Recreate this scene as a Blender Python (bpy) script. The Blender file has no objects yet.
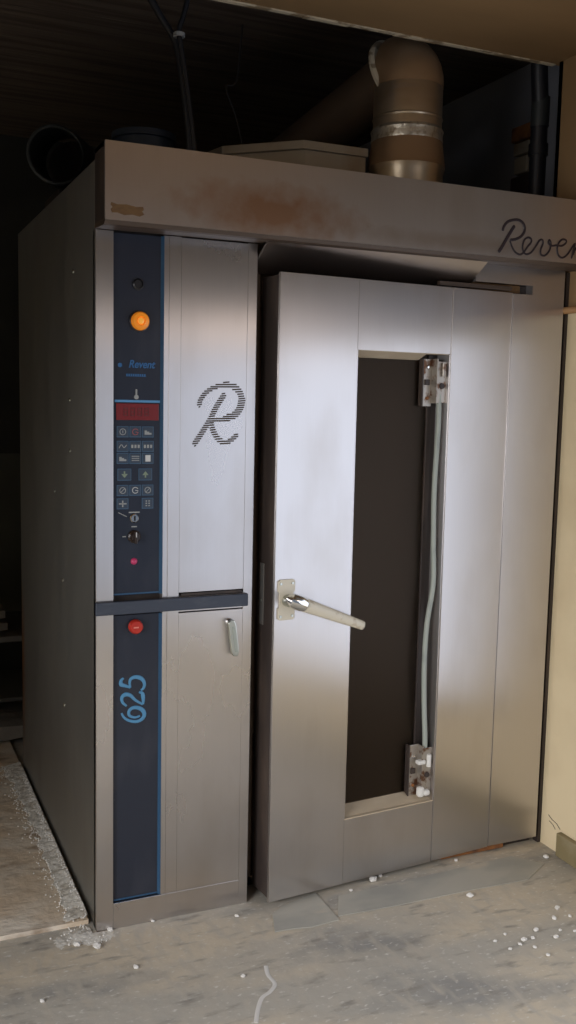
import bpy, bmesh, math, random
from mathutils import Vector, Matrix
random.seed(7)
scene = bpy.context.scene
COL = scene.collection
LOGO = [[(1.231,2.041),(1.242,2.056),(1.26,2.085),(1.277,2.112),(1.287,2.126)],[(1.243,2.106),(1.247,2.12),(1.26,2.135),(1.282,2.143),(1.304,2.144),(1.321,2.134),(1.326,2.116),(1.316,2.098),(1.295,2.086),(1.272,2.081)],[(1.272,2.08),(1.279,2.064),(1.293,2.047),(1.312,2.04),(1.327,2.049),(1.341,2.067),(1.352,2.079),(1.353,2.09),(1.341,2.095),(1.327,2.086),(1.321,2.067),(1.324,2.051),(1.336,2.043),(1.355,2.05),(1.373,2.072),(1.385,2.089),(1.396,2.092),(1.399,2.081),(1.391,2.06),(1.394,2.046),(1.41,2.045),(1.426,2.062),(1.43,2.083),(1.424,2.094),(1.42,2.085),(1.433,2.077),(1.453,2.08),(1.474,2.08),(1.489,2.09),(1.489,2.099),(1.475,2.1),(1.462,2.089),(1.456,2.071),(1.461,2.051),(1.477,2.043),(1.496,2.053),(1.513,2.075),(1.524,2.091)],[(1.527,2.093),(1.522,2.071),(1.515,2.043)],[(1.518,2.052),(1.531,2.077),(1.546,2.089),(1.556,2.086),(1.552,2.065),(1.553,2.049),(1.565,2.05),(1.576,2.07),(1.584,2.096)],[(1.592,2.121),(1.584,2.096),(1.576,2.065),(1.582,2.049),(1.594,2.053),(1.601,2.064)],[(1.571,2.097),(1.603,2.096)]]
REM = [([(0.301,1.551),(0.304,1.564),(0.32,1.585),(0.345,1.601),(0.377,1.609)],17),([(0.377,1.609),(0.405,1.605),(0.425,1.588),(0.432,1.566)],21),([(0.432,1.566),(0.426,1.542),(0.409,1.522),(0.383,1.512)],26),([(0.383,1.512),(0.366,1.509),(0.34,1.509)],14),([(0.374,1.577),(0.353,1.545),(0.334,1.508),(0.311,1.472),(0.289,1.44)],20),([(0.337,1.502),(0.343,1.478),(0.357,1.455),(0.379,1.441),(0.399,1.448),(0.415,1.461)],18)]
NUM = [[(0.076,0.655),(0.083,0.642),(0.097,0.631),(0.118,0.625),(0.135,0.629),(0.144,0.641),(0.14,0.656),(0.125,0.666),(0.108,0.667),(0.098,0.658),(0.1,0.645),(0.116,0.638),(0.131,0.641)],[(0.091,0.675),(0.079,0.687),(0.077,0.702),(0.088,0.71),(0.103,0.705),(0.117,0.69),(0.139,0.675)],[(0.14,0.675),(0.141,0.69),(0.138,0.708),(0.128,0.713)],[(0.082,0.759),(0.075,0.753),(0.075,0.741),(0.089,0.735),(0.102,0.729)],[(0.102,0.729),(0.1,0.745),(0.105,0.756),(0.12,0.759),(0.136,0.752),(0.144,0.737),(0.141,0.723),(0.133,0.718)]]
TXT1 = [0.088,0.0,1.647,0.177,0.0,1.681]
CAM = (973.3979569852661, [-0.60686, -2.6935, 1.56834], [0.914818, -0.403317, 0.021048], [0.026636, 0.112256, 0.993322], [0.402987, 0.908149, -0.113437])
PAINT = [(0.398, -0.343), (0.387, -0.385), (0.388, -0.43), (0.362, -0.458), (0.332, -0.475), (0.303, -0.518), (0.279, -0.565)]

# ---------------------------------------------------------------- camera
f_px, cpos, cR, cU, cF = CAM
cd = bpy.data.cameras.new('camera')
cd.sensor_fit = 'VERTICAL'; cd.sensor_height = 36.0
cd.lens = f_px / 1024 * 36.0; cd.clip_start = 0.05; cd.clip_end = 60
cam = bpy.data.objects.new('camera', cd); COL.objects.link(cam)
R_, U_, F_ = Vector(cR), Vector(cU), Vector(cF)
cam.matrix_world = Matrix(((R_.x, U_.x, -F_.x, cpos[0]), (R_.y, U_.y, -F_.y, cpos[1]), (R_.z, U_.z, -F_.z, cpos[2]), (0, 0, 0, 1)))
scene.camera = cam

# ---------------------------------------------------------------- world, lights, exposure
scene.view_settings.view_transform = 'Standard'
scene.view_settings.look = 'None'
scene.view_settings.gamma = 1.0
scene.view_settings.use_curve_mapping = False
scene.view_settings.exposure = 1.5
w = bpy.data.worlds.new('world'); scene.world = w; w.use_nodes = True
w.node_tree.nodes['Background'].inputs[0].default_value = (0.55, 0.65, 0.85, 1)
w.node_tree.nodes['Background'].inputs[1].default_value = 0.1

def area(name, loc, rot, sx, sy, radiance, color):
    l = bpy.data.lights.new(name, 'AREA'); l.shape = 'RECTANGLE'; l.size = sx; l.size_y = sy
    l.energy = radiance * math.pi * sx * sy; l.color = color
    o = bpy.data.objects.new(name, l); COL.objects.link(o); o.location = loc; o.rotation_euler = rot
    return o
PI = math.pi
# shop-front daylight; side and transom lights are added, their openings invented
area('daylight_front', (0.55, -4.02, 0.96), (PI/2, 0, PI), 2.1, 1.8, .47, (0.82, 0.86, 1.0))
area('warm_band_light', (0.55, -4.02, 2.00), (PI/2, 0, PI), 2.1, 0.18, 2.0, (1.0, 0.80, 0.66))  # added warm light for the bright band reflected in the cabinet steel
area('warm_band_side_light', (1.60, -2.75, 1.965), (PI/2, 0, PI/2), 1.5, 0.15, 1.5, (1.0, 0.80, 0.66))  # added, continues the warm reflected band along the side wall
area('added_right_light', (1.60, -1.95, 1.10), (PI/2, 0, PI/2), 2.95, 1.44, .57, (0.80, 0.86, 1.0))  # added light in an invented opening, gives the door its bluish reflections
la = area('added_left_light', (-2.48, -2.3, 1.2), (PI/2 - math.radians(28), 0, -PI/2), 1.8, 1.7, 2.9, (0.97, 0.97, 1.0))  # added fill to brighten the right wall, no known window here
la.data.spread = math.radians(115)

# ---------------------------------------------------------------- material helpers
def mat(name, base=(0.5, 0.5, 0.5), rough=0.5, metal=0.0, noise=None, bump=None, **kw):
    """noise = (scale xyz, colour b, low, high[, detail]) mixes a second colour; bump = (scale xyz, strength)"""
    m = bpy.data.materials.new(name); m.use_nodes = True
    nt = m.node_tree; b = nt.nodes['Principled BSDF']
    b.inputs['Base Color'].default_value = (*base, 1)
    b.inputs['Roughness'].default_value = rough; b.inputs['Metallic'].default_value = metal
    for k, v in kw.items():
        b.inputs[k.replace('_', ' ')].default_value = v
    tc = nt.nodes.new('ShaderNodeTexCoord')
    if noise:
        layers = noise if isinstance(noise, list) else [noise]
        prev = None
        for ly in layers:
            sc, cb, lo, hi = ly[:4]
            mp = nt.nodes.new('ShaderNodeMapping'); mp.inputs['Scale'].default_value = sc
            if len(ly) > 5: mp.inputs['Location'].default_value = ly[5]
            n = nt.nodes.new('ShaderNodeTexNoise'); n.inputs['Scale'].default_value = 1.0
            n.inputs['Detail'].default_value = ly[4] if len(ly) > 4 else 4
            rp = nt.nodes.new('ShaderNodeMapRange'); rp.inputs['From Min'].default_value = lo; rp.inputs['From Max'].default_value = hi
            mx = nt.nodes.new('ShaderNodeMix'); mx.data_type = 'RGBA'
            nt.links.new(tc.outputs['Object'], mp.inputs[0]); nt.links.new(mp.outputs[0], n.inputs['Vector'])
            nt.links.new(n.outputs[0], rp.inputs[0]); nt.links.new(rp.outputs[0], mx.inputs[0])
            if prev is None: mx.inputs[6].default_value = (*base, 1)
            else: nt.links.new(prev, mx.inputs[6])
            mx.inputs[7].default_value = (*cb, 1)
            prev = mx.outputs[2]
        nt.links.new(prev, b.inputs['Base Color'])
    if bump:
        mp = nt.nodes.new('ShaderNodeMapping'); mp.inputs['Scale'].default_value = bump[0]
        n = nt.nodes.new('ShaderNodeTexNoise'); n.inputs['Scale'].default_value = 1.0; n.inputs['Detail'].default_value = 5
        bp = nt.nodes.new('ShaderNodeBump'); bp.inputs['Strength'].default_value = bump[1]; bp.inputs['Distance'].default_value = bump[2] if len(bump) > 2 else 0.01
        nt.links.new(tc.outputs['Object'], mp.inputs[0]); nt.links.new(mp.outputs[0], n.inputs['Vector'])
        nt.links.new(n.outputs[0], bp.inputs['Height']); nt.links.new(bp.outputs[0], b.inputs['Normal'])
    return m

def steel(name, base, rough, aniso=0.7, stains=None):
    """brushed steel: fine upright streaks; stains = list of (centre, radii, colour, strength) in object space"""
    m = bpy.data.materials.new(name); m.use_nodes = True
    nt = m.node_tree; N = nt.nodes; K = nt.links; b = N['Principled BSDF']
    b.inputs['Metallic'].default_value = 1.0
    b.inputs['Anisotropic'].default_value = aniso
    b.inputs['Anisotropic Rotation'].default_value = 0.0
    tg = N.new('ShaderNodeVectorMath'); tg.operation = 'CROSS_PRODUCT'; gm = N.new('ShaderNodeNewGeometry')
    K.new(gm.outputs['True Normal'], tg.inputs[0]); tg.inputs[1].default_value = (0.001, 0.001, 1)
    K.new(tg.outputs[0], b.inputs['Tangent'])
    tc = N.new('ShaderNodeTexCoord')
    def nz(sc, detail=3):
        mp = N.new('ShaderNodeMapping'); mp.inputs['Scale'].default_value = sc
        n = N.new('ShaderNodeTexNoise'); n.inputs['Scale'].default_value = 1; n.inputs['Detail'].default_value = detail
        K.new(tc.outputs['Object'], mp.inputs[0]); K.new(mp.outputs[0], n.inputs['Vector']); return n.outputs[0]
    streak = nz((420, 420, 3)); smear = nz((5, 5, 2.2), 5)
    mr = N.new('ShaderNodeMapRange'); mr.inputs['To Min'].default_value = rough * .85; mr.inputs['To Max'].default_value = rough * 1.25
    K.new(smear, mr.inputs[0]); K.new(mr.outputs[0], b.inputs['Roughness'])
    mx = N.new('ShaderNodeMix'); mx.data_type = 'RGBA'
    mx.inputs[6].default_value = (*[c * .97 for c in base], 1); mx.inputs[7].default_value = (*[min(1, c * 1.03) for c in base], 1)
    K.new(streak, mx.inputs[0]); out = mx.outputs[2]
    mx2 = N.new('ShaderNodeMix'); mx2.data_type = 'RGBA'; mr2 = N.new('ShaderNodeMapRange')
    mr2.inputs['From Min'].default_value = .5; mr2.inputs['From Max'].default_value = .75; mr2.inputs['To Max'].default_value = .35
    K.new(smear, mr2.inputs[0]); K.new(mr2.outputs[0], mx2.inputs[0]); K.new(out, mx2.inputs[6])
    mx2.inputs[7].default_value = (base[0] * .72, base[1] * .66, base[2] * .58, 1); out = mx2.outputs[2]
    if stains:
        edge = nz((22, 22, 22), 5)
        for c, r, colr, st in stains:
            mp = N.new('ShaderNodeMapping'); mp.vector_type = 'POINT'
            mp.inputs['Scale'].default_value = tuple(1 / k for k in r)
            mp.inputs['Location'].default_value = tuple(-a / k for a, k in zip(c, r))
            K.new(tc.outputs['Object'], mp.inputs[0])
            ln = N.new('ShaderNodeVectorMath'); ln.operation = 'LENGTH'; K.new(mp.outputs[0], ln.inputs[0])
            ad = N.new('ShaderNodeMath'); ad.operation = 'ADD'; K.new(ln.outputs['Value'], ad.inputs[0]); K.new(edge, ad.inputs[1])
            q = N.new('ShaderNodeMapRange'); q.inputs['From Min'].default_value = 1.55; q.inputs['From Max'].default_value = .75 if st < .95 else 1.45
            q.inputs['To Max'].default_value = st
            K.new(ad.outputs[0], q.inputs[0])
            m3 = N.new('ShaderNodeMix'); m3.data_type = 'RGBA'; K.new(q.outputs[0], m3.inputs[0]); K.new(out, m3.inputs[6]); m3.inputs[7].default_value = (*colr, 1)
            out = m3.outputs[2]
    K.new(out, b.inputs['Base Color'])
    return m

RUST = (0.30, 0.12, 0.035)
M = {}
M['steel'] = steel('brushed_steel', (0.64, 0.61, 0.60), 0.27, .92)
M['steel_door'] = steel('brushed_steel_door', (0.62, 0.59, 0.575), 0.30, .88)
M['steel_shaded'] = steel('brushed_steel_shaded', (0.29, 0.285, 0.265), 0.42, stains=[((0, 1.38, .45), (.3, .10, .42), RUST, .8)])  # same steel as the front, colour darkened to imitate the dim side
M['steel_canopy'] = steel('brushed_steel_canopy', (0.62, 0.57, 0.54), 0.32, stains=[
    ((.47, -.12, 2.09), (.30, .2, .085), (.42, .19, .06), .7),
    ((1.1, -.12, 2.06), (.5, .2, .03), (.30, .17, .06), .3)])
M['steel_rusty'] = steel('rust_streaked_steel', (0.40, 0.33, 0.26), 0.4, stains=[((1.43, 0, .01), (.16, .2, .05), RUST, .9)])
M['lip_dark'] = mat('dark_brown_underside', (0.07, 0.045, 0.03), 0.5)  # plain dark brown for the canopy underside
M['dark_cavity'] = mat('soot_dark_lining', (0.26, 0.185, 0.135), 0.75, noise=((6, 6, 2), (0.32, 0.23, 0.17), .45, .7))
M['gasket'] = mat('dark_gasket', (0.036, 0.026, 0.022), 0.55, noise=((9, 9, 3), (0.085, 0.06, 0.045), .5, .8))
M['strip'] = mat('navy_control_glass', (0.022, 0.027, 0.042), 0.22, noise=((14, 14, 5), (0.035, 0.04, 0.055), .5, .8))
M['strip_edge'] = mat('blue_edge_paint', (0.028, 0.085, 0.165), 0.3)
M['line_blue'] = mat('pale_blue_line', (0.10, 0.30, 0.55), 0.4)
M['bumper'] = mat('slate_blue_rubber', (0.045, 0.055, 0.078), 0.5, noise=((20, 20, 60), (0.07, 0.08, 0.10), .55, .8))
M['red_window'] = mat('dark_red_display', (0.20, 0.018, 0.02), 0.25)
M['digits_off'] = mat('unlit_display_digits', (0.10, 0.02, 0.015), 0.4)
M['key'] = mat('navy_key', (0.035, 0.055, 0.085), 0.4)
M['key_line'] = mat('key_outline', (0.06, 0.13, 0.22), 0.5)
M['sym'] = mat('grey_key_symbol', (0.36, 0.37, 0.36), 0.5)
M['sym_red'] = mat('red_key_symbol', (0.40, 0.10, 0.09), 0.5)
M['sym_green'] = mat('greenish_key_symbol', (0.26, 0.32, 0.22), 0.5)
M['sym_white'] = mat('white_key_symbol', (0.65, 0.65, 0.63), 0.5)
M['amber'] = mat('amber_lens', (0.85, 0.27, 0.02), 0.22, Emission_Color=(1, .30, .02, 1), Emission_Strength=0.08)
M['amber_in'] = mat('amber_lens_core', (0.95, 0.42, 0.06), 0.2, Emission_Color=(1, .45, .06, 1), Emission_Strength=0.12)
M['black'] = mat('black_plastic', (0.012, 0.012, 0.014), 0.35)
M['brown_black'] = mat('worn_black_knob', (0.030, 0.018, 0.013), 0.3)
M['red'] = mat('red_button', (0.50, 0.035, 0.022), 0.25)
M['pale_red'] = mat('pale_red_mark', (0.75, 0.25, 0.2), 0.4)
M['pink'] = mat('magenta_lamp', (0.55, 0.05, 0.15), 0.3)
M['chrome'] = mat('polished_chrome', (0.80, 0.80, 0.78), 0.12, 1.0)
M['latch'] = mat('tarnished_chrome', (0.50, 0.52, 0.47), 0.3, 1.0)
M['cream_metal'] = mat('cream_painted_metal', (0.66, 0.60, 0.47), 0.4, noise=((30, 30, 30), (0.45, 0.36, 0.24), .62, .75))
M['blue_letter'] = mat('light_blue_lettering', (0.09, 0.27, 0.46), 0.35)
M['dim_blue_letter'] = mat('dim_blue_lettering', (0.03, 0.14, 0.34), 0.4)
M['logo'] = mat('dark_script_lettering', (0.028, 0.018, 0.022), 0.4)
M['slot'] = mat('bronze_vent_slots', (0.055, 0.036, 0.020), 0.45, 0.3)
M['glass'] = mat('smoked_oven_glass', (0.42, 0.34, 0.28), 0.42, Transmission_Weight=1.0, IOR=1.45, Specular_IOR_Level=0.15, Specular_Tint=(0.6, 0.45, 0.32, 1))
M['sill'] = mat('greasy_cream_sill', (0.55, 0.45, 0.32), 0.45, 0.2, noise=((8, 20, 8), (0.62, 0.52, 0.38), .45, .65))
M['zinc'] = mat('dirty_zinc_bracket', (0.42, 0.38, 0.33), 0.42, 0.7, noise=((40, 40, 40), (0.16, 0.08, 0.045), .5, .62))
M['conduit'] = mat('grey_green_conduit', (0.36, 0.39, 0.34), 0.45, noise=((30, 30, 8), (0.22, 0.24, 0.22), .5, .7))
M['copper_steel'] = mat('heat_stained_flue_steel', (0.58, 0.47, 0.33), 0.33, 0.85, noise=[((2, 2, 5), (0.38, 0.27, 0.17), .45, .65), ((7, 7, 40), (0.46, 0.37, 0.28), .62, .75)])
M['flue_rust'] = mat('brown_flue_elbow', (0.40, 0.26, 0.145), 0.45, 0.55, noise=((6, 6, 6), (0.30, 0.19, 0.105), .45, .65))
M['rear_brown'] = mat('sooty_brown_pipe', (0.12, 0.08, 0.05), 0.55, 0.3)
M['tape'] = mat('aluminium_tape', (0.68, 0.62, 0.50), 0.35, 0.8, noise=((50, 50, 50), (0.40, 0.32, 0.22), .5, .7), bump=((60, 60, 60), .6, .004))
M['duct_box'] = mat('dusty_beige_box', (0.40, 0.34, 0.25), 0.5, 0.25, noise=((5, 5, 5), (0.30, 0.21, 0.12), .5, .7))
M['dark_pipe'] = mat('dark_pipe', (0.03, 0.024, 0.02), 0.5)
M['blue_plastic'] = mat('dark_blue_plastic', (0.010, 0.022, 0.042), 0.45)
M['cable'] = mat('black_cable', (0.012, 0.012, 0.015), 0.45)
M['strike'] = mat('dull_strike_metal', (0.25, 0.24, 0.22), 0.4, 0.7)
M['grey_metal'] = mat('grey_duct_metal', (0.04, 0.045, 0.045), 0.45, 0.3)
M['floor'] = mat('worn_concrete_floor', (0.44, 0.41, 0.35), 0.62, noise=[
    ((1.1, 3.2, 1), (0.56, 0.485, 0.37), .45, .60, 6), ((2.0, 5, 1), (0.30, 0.29, 0.265), .52, .66, 6, (7, 2, 0)), ((45, 90, 60), (0.66, 0.64, 0.58), .60, .74, 3), ((9, 30, 9), (0.27, 0.25, 0.215), .56, .72, 5, (3, 8, 1)), ((26, 10, 10), (0.46, 0.42, 0.35), .5, .7, 5)], bump=((18, 18, 18), .35, .01))
M['slab'] = mat('dirty_brown_concrete', (0.70, 0.57, 0.42), 0.8, noise=[((4, 6, 3), (0.78, 0.70, 0.58), .42, .62, 6), ((5, 9, 5), (0.34, 0.25, 0.17), .56, .68, 6, (3, 1, 0))], bump=((24, 30, 24), .5, .012))
M['dust'] = mat('pale_grey_dust', (0.70, 0.67, 0.60), 0.9, noise=[((26, 26, 26), (0.50, 0.46, 0.39), .48, .62, 5), ((70, 70, 70), (0.75, 0.73, 0.68), .58, .68, 3)], bump=((60, 60, 60), .7, .006))
M['plate'] = mat('grey_threshold_sheet', (0.44, 0.42, 0.36), 0.5, 0.1, noise=[((3, 6, 3), (0.33, 0.325, 0.29), .45, .65, 5), ((4, 9, 3), (0.55, 0.48, 0.37), .55, .68, 5, (2, 5, 0))])
M['plaster'] = mat('cream_plaster', (0.70, 0.58, 0.37), 0.75, noise=((3, 3, 3), (0.62, 0.50, 0.31), .45, .7), bump=((12, 12, 12), .25, .008))
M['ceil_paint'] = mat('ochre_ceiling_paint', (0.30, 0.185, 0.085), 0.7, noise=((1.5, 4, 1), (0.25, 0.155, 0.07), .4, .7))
M['concrete_dark'] = mat('board_marked_concrete', (0.14, 0.105, 0.08), 0.85, noise=[((1.2, 26, 3), (0.08, 0.058, 0.044), .45, .62, 6), ((1.5, 55, 3), (0.34, 0.27, 0.20), .66, .76, 4)], bump=((2, 60, 4), .5, .012))
M['alcove_wall'] = mat('dark_grey_wall', (0.20, 0.195, 0.185), 0.8, noise=((1.6, 1.6, 2), (0.12, 0.11, 0.10), .45, .7))  # dark tone, also given to unseen walls to dim their reflections
M['alcove_side'] = mat('bluish_grey_wall', (0.30, 0.30, 0.32), 0.8, noise=((1.6, 1.6, 2), (0.2, 0.2, 0.21), .45, .7))
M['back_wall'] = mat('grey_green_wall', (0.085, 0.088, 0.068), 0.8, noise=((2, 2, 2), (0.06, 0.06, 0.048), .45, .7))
M['shade_wall'] = mat('shaded_upper_wall', (0.028, 0.027, 0.023), 0.85, noise=((3, 3, 3), (0.045, 0.043, 0.036), .45, .7))  # near-black colour stands in for shade high on the back wall
M['trim_white'] = mat('chipped_white_edge', (0.60, 0.52, 0.38), 0.6, noise=((14, 30, 30), (0.28, 0.21, 0.13), .5, .58))
M['plinth'] = mat('olive_brown_plinth', (0.22, 0.175, 0.085), 0.6, noise=((8, 8, 8), (0.30, 0.25, 0.15), .5, .7))
M['crumb'] = mat('white_plaster_crumb', (0.76, 0.74, 0.69), 0.85)
M['rust'] = mat('rust', RUST, 0.8, noise=((20, 20, 20), (0.14, 0.06, 0.03), .45, .65))
M['rust_patch'] = mat('brown_glue_patch', (0.16, 0.085, 0.028), 0.6, noise=((60, 60, 200), (0.12, 0.06, 0.02), .45, .65))
M['batten'] = mat('orange_brown_pipe', (0.38, 0.21, 0.09), 0.5)
M['frame_white'] = mat('painted_window_frame', (0.5, 0.48, 0.42), 0.6)
M['bench'] = mat('grey_steel_bench', (0.20, 0.19, 0.17), 0.5, 0.4)
M['sack'] = mat('grey_paper_sack', (0.20, 0.18, 0.15), 0.85, bump=((12, 12, 12), .6, .02))
M['crack'] = mat('dark_crack', (0.07, 0.05, 0.04), 0.9)
M['paint'] = mat('spilled_white_paint', (0.66, 0.64, 0.60), 0.7)

# ---------------------------------------------------------------- mesh helpers
class MB:
    def __init__(s): s.bm = bmesh.new(); s.mats = []
    def mi(s, m):
        if m not in s.mats: s.mats.append(m)
        return s.mats.index(m)
    def absorb(s, t, m, xf=None, smooth=False):
        if xf is not None: bmesh.ops.transform(t, matrix=xf, verts=t.verts)
        i = s.mi(m)
        for f in t.faces: f.material_index = i; f.smooth = smooth
        me = bpy.data.meshes.new('tmp'); t.to_mesh(me); t.free(); s.bm.from_mesh(me); bpy.data.meshes.remove(me)
        return s
    def box(s, a, b, m, bev=0.0, xf=None):
        t = bmesh.new(); bmesh.ops.create_cube(t, size=1)
        c = [(p + q) / 2 for p, q in zip(a, b)]; d = [abs(q - p) for p, q in zip(a, b)]
        for v in t.verts: v.co = Vector((v.co.x * d[0] + c[0], v.co.y * d[1] + c[1], v.co.z * d[2] + c[2]))
        if bev: bmesh.ops.bevel(t, geom=t.edges[:], offset=min(bev, min(d) * .45), segments=2, affect='EDGES', profile=.5)
        return s.absorb(t, m, xf)
    def prism(s, pts, axis, a, b, m, bev=0.0, xf=None):
        """polygon pts in the plane across axis, extruded from a to b"""
        t = bmesh.new()
        def P(p, h): return {'x': (h, p[0], p[1]), 'y': (p[0], h, p[1]), 'z': (p[0], p[1], h)}[axis]
        A = [t.verts.new(P(p, a)) for p in pts]; B = [t.verts.new(P(p, b)) for p in pts]
        n = len(pts); t.faces.new(A[::-1]); t.faces.new(B)
        for i in range(n): t.faces.new((A[i], A[(i + 1) % n], B[(i + 1) % n], B[i]))
        bmesh.ops.recalc_face_normals(t, faces=t.faces)
        if bev: bmesh.ops.bevel(t, geom=t.edges[:], offset=bev, segments=2, affect='EDGES', profile=.5)
        return s.absorb(t, m, xf)
    def tube(s, pts, r, m, seg=12, caps=True, flat=None):
        """swept round tube; r number or list; flat=(nx,ny,nz,k) squashes the ring along that direction"""
        t = bmesh.new(); P = [Vector(p) for p in pts]; n = len(P)
        rs = r if isinstance(r, (list, tuple)) else [r] * n
        rings = []; ref = None
        for i in range(n):
            d = (P[min(i + 1, n - 1)] - P[max(i - 1, 0)]).normalized()
            if ref is None:
                ref = d.cross(Vector((0, 0, 1)))
                if ref.length < .2: ref = d.cross(Vector((0, 1, 0)))
            u = (ref - d * ref.dot(d)).normalized(); v = d.cross(u); ref = u
            ring = []
            for k in range(seg):
                a = 2 * PI * k / seg; o = (u * math.cos(a) + v * math.sin(a)) * rs[i]
                if flat:
                    fn = Vector(flat[:3]); o -= fn * o.dot(fn) * (1 - flat[3])
                ring.append(t.verts.new(P[i] + o))
            rings.append(ring)
        for A, B in zip(rings, rings[1:]):
            for k in range(seg): t.faces.new((A[k], A[(k + 1) % seg], B[(k + 1) % seg], B[k]))
        if caps: t.faces.new(rings[0][::-1]); t.faces.new(rings[-1])
        bmesh.ops.recalc_face_normals(t, faces=t.faces)
        return s.absorb(t, m, None, True)
    def lathe(s, prof, m, loc=(0, 0, 0), axis='z', seg=32, xf=None):
        """profile [(radius, height)]; axis 'z' up or 'y' pointing towards -Y (out of the oven front)"""
        t = bmesh.new(); rings = []
        for r, h in prof:
            ring = []
            for k in range(seg):
                a = 2 * PI * k / seg; x, y = r * math.cos(a), r * math.sin(a)
                co = (x, y, h) if axis == 'z' else (x, -h, y)
                ring.append(t.verts.new(Vector(co) + Vector(loc)))
            rings.append(ring)
        for A, B in zip(rings, rings[1:]):
            for k in range(seg): t.faces.new((A[k], A[(k + 1) % seg], B[(k + 1) % seg], B[k]))
        t.faces.new(rings[0][::-1]); t.faces.new(rings[-1])
        bmesh.ops.remove_doubles(t, verts=t.verts, dist=1e-5); bmesh.ops.recalc_face_normals(t, faces=t.faces)
        return s.absorb(t, m, xf, True)
    def build(s, name, parent=None, loc=None, label=None):
        for e in s.bm.edges:
            if len(e.link_faces) == 2 and e.calc_face_angle(0) > .66: e.smooth = False
        me = bpy.data.meshes.new(name); s.bm.to_mesh(me); s.bm.free()
        for m in s.mats: me.materials.append(M[m])
        o = bpy.data.objects.new(name, me); COL.objects.link(o)
        if loc: o.location = loc
        if parent: o.parent = parent
        if label: o['label'] = label
        return o

def thing(name, label, cat, loc=(0, 0, 0), group=None):
    o = bpy.data.objects.new(name, None); COL.objects.link(o); o.location = loc; o.empty_display_size = .1
    return tag(o, label, cat, group)
def tag(o, label, cat, group=None, kind=None):
    o['label'] = label; o['category'] = cat
    if group: o['group'] = group
    if kind: o['kind'] = kind
    return o
def struct(o): o['kind'] = 'structure'; return o
def smooth_path(pts, n=6):
    """Catmull-Rom through pts"""
    out = []; P = [Vector(p) for p in pts]
    for i in range(len(P) - 1):
        a, b, c, d = P[max(i - 1, 0)], P[i], P[i + 1], P[min(i + 2, len(P) - 1)]
        for k in range(n):
            t = k / n
            out.append(.5 * ((2 * b) + (c - a) * t + (2 * a - 5 * b + 4 * c - d) * t * t + (3 * b - a - 3 * c + d) * t ** 3))
    out.append(P[-1]); return out

# ================================================================ the setting
XW, YW, ZC = 1.62, 0.12, 2.735      # right wall face, end of the wall, front ceiling
YF, XL = -4.05, -2.5                # shop front, left wall
YB, ZA = 2.8, 2.93                  # alcove back, alcove ceiling
struct(MB().box((XL - .1, YF - .1, -.1), (2.0, YB + .1, 0), 'floor').build('floor'))
struct(MB().box((XL, YF, ZC), (2.0, .15, ZC + .12), 'ceil_paint').build('ceiling'))
struct(MB().box((XL, .15, ZA), (2.0, YB + .1, ZA + .12), 'concrete_dark').build('ceiling_alcove'))
b = MB(); n = 26
for i in range(n):                     # chipped plaster lip along the ceiling edge
    x0 = XL + (XW - XL) * i / n; x1 = XL + (XW - XL) * (i + 1) / n
    b.box((x0, .140, ZC - .003 - random.random() * .003), (x1, .158, ZC + .02), 'trim_white', .001)
struct(b.build('trim_1'))
struct(MB().box((XL - .1, YB, 0), (2.0, YB + .1, 1.25), 'back_wall').box((XL - .1, YB, 1.25), (2.0, YB + .1, ZA), 'shade_wall').build('wall_back'))  # upper part darkened in colour to imitate shade
# right wall; its unseen side opening is invented for the added light
b = MB()
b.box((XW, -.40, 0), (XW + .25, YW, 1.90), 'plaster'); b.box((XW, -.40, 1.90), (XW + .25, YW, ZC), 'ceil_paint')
b.box((XW, -3.55, 2.06), (XW + .25, -.40, ZC), 'alcove_wall'); b.box((XW, -3.55, 0), (XW + .25, -.40, .32), 'plaster')  # upper far part coloured dark so the steel reflects less there
b.box((XW, YF, 0), (XW + .25, -3.55, ZC), 'alcove_wall')
struct(b.build('wall_right'))
b = MB(); b.box((1.90, YW, 0), (2.0, YB, ZA), 'alcove_side'); b.box((XW, YW - .02, 0), (XW + .30, YW, ZA), 'alcove_wall'); struct(b.build('wall_alcove'))
b = MB()
b.box((XL, YF - .12, 0), (-.56, YF, ZC), 'alcove_wall'); b.box((-.56, YF - .12, 2.14), (XW + .3, YF, ZC), 'alcove_wall')  # unseen front wall coloured dark to darken the upper steel reflections
struct(b.build('wall_front'))
b = MB()
b.box((XL - .1, YF, 0), (XL, -3.25, ZC), 'plaster'); b.box((XL - .1, -1.35, 0), (XL, YB, ZC + .1), 'plaster')
b.box((XL - .1, -3.25, 0), (XL, -1.35, .3), 'plaster'); b.box((XL - .1, -3.25, 2.1), (XL, -1.35, ZC), 'plaster')
struct(b.build('wall_left'))
def win_frame(name, along, a, b_, z0, z1, fixed, nv, thick=.05):
    m = MB()
    for k in range(nv + 1):
        c = a + (b_ - a) * k / nv
        if along == 'x': m.box((c - .025, fixed - .02, z0), (c + .025, fixed + .02, z1), 'frame_white', .004)
        else: m.box((fixed - .02, c - .025, z0), (fixed + .02, c + .025, z1), 'frame_white', .004)
    for z in (z0, z1):
        if along == 'x': m.box((a, fixed - .02, z - .025), (b_, fixed + .02, z + .025), 'frame_white', .004)
        else: m.box((fixed - .02, a, z - .025), (fixed + .02, b_, z + .025), 'frame_white', .004)
    return struct(m.build(name))
win_frame('window_1', 'x', -.53, XW, .04, 2.12, YF - .04, 2)
win_frame('added_window_right', 'y', -3.52, -.43, .345, 1.835, XW + .06, 2)  # frame of the invented opening around the added right light
win_frame('added_transom_right', 'y', -3.52, -1.98, 1.885, 2.04, XW + .06, 1)  # invented transom frame for the added warm side light
win_frame('added_window_left', 'y', -3.22, -1.38, .32, 2.08, XL - .04, 2)  # invented window frame for the added left light
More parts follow.
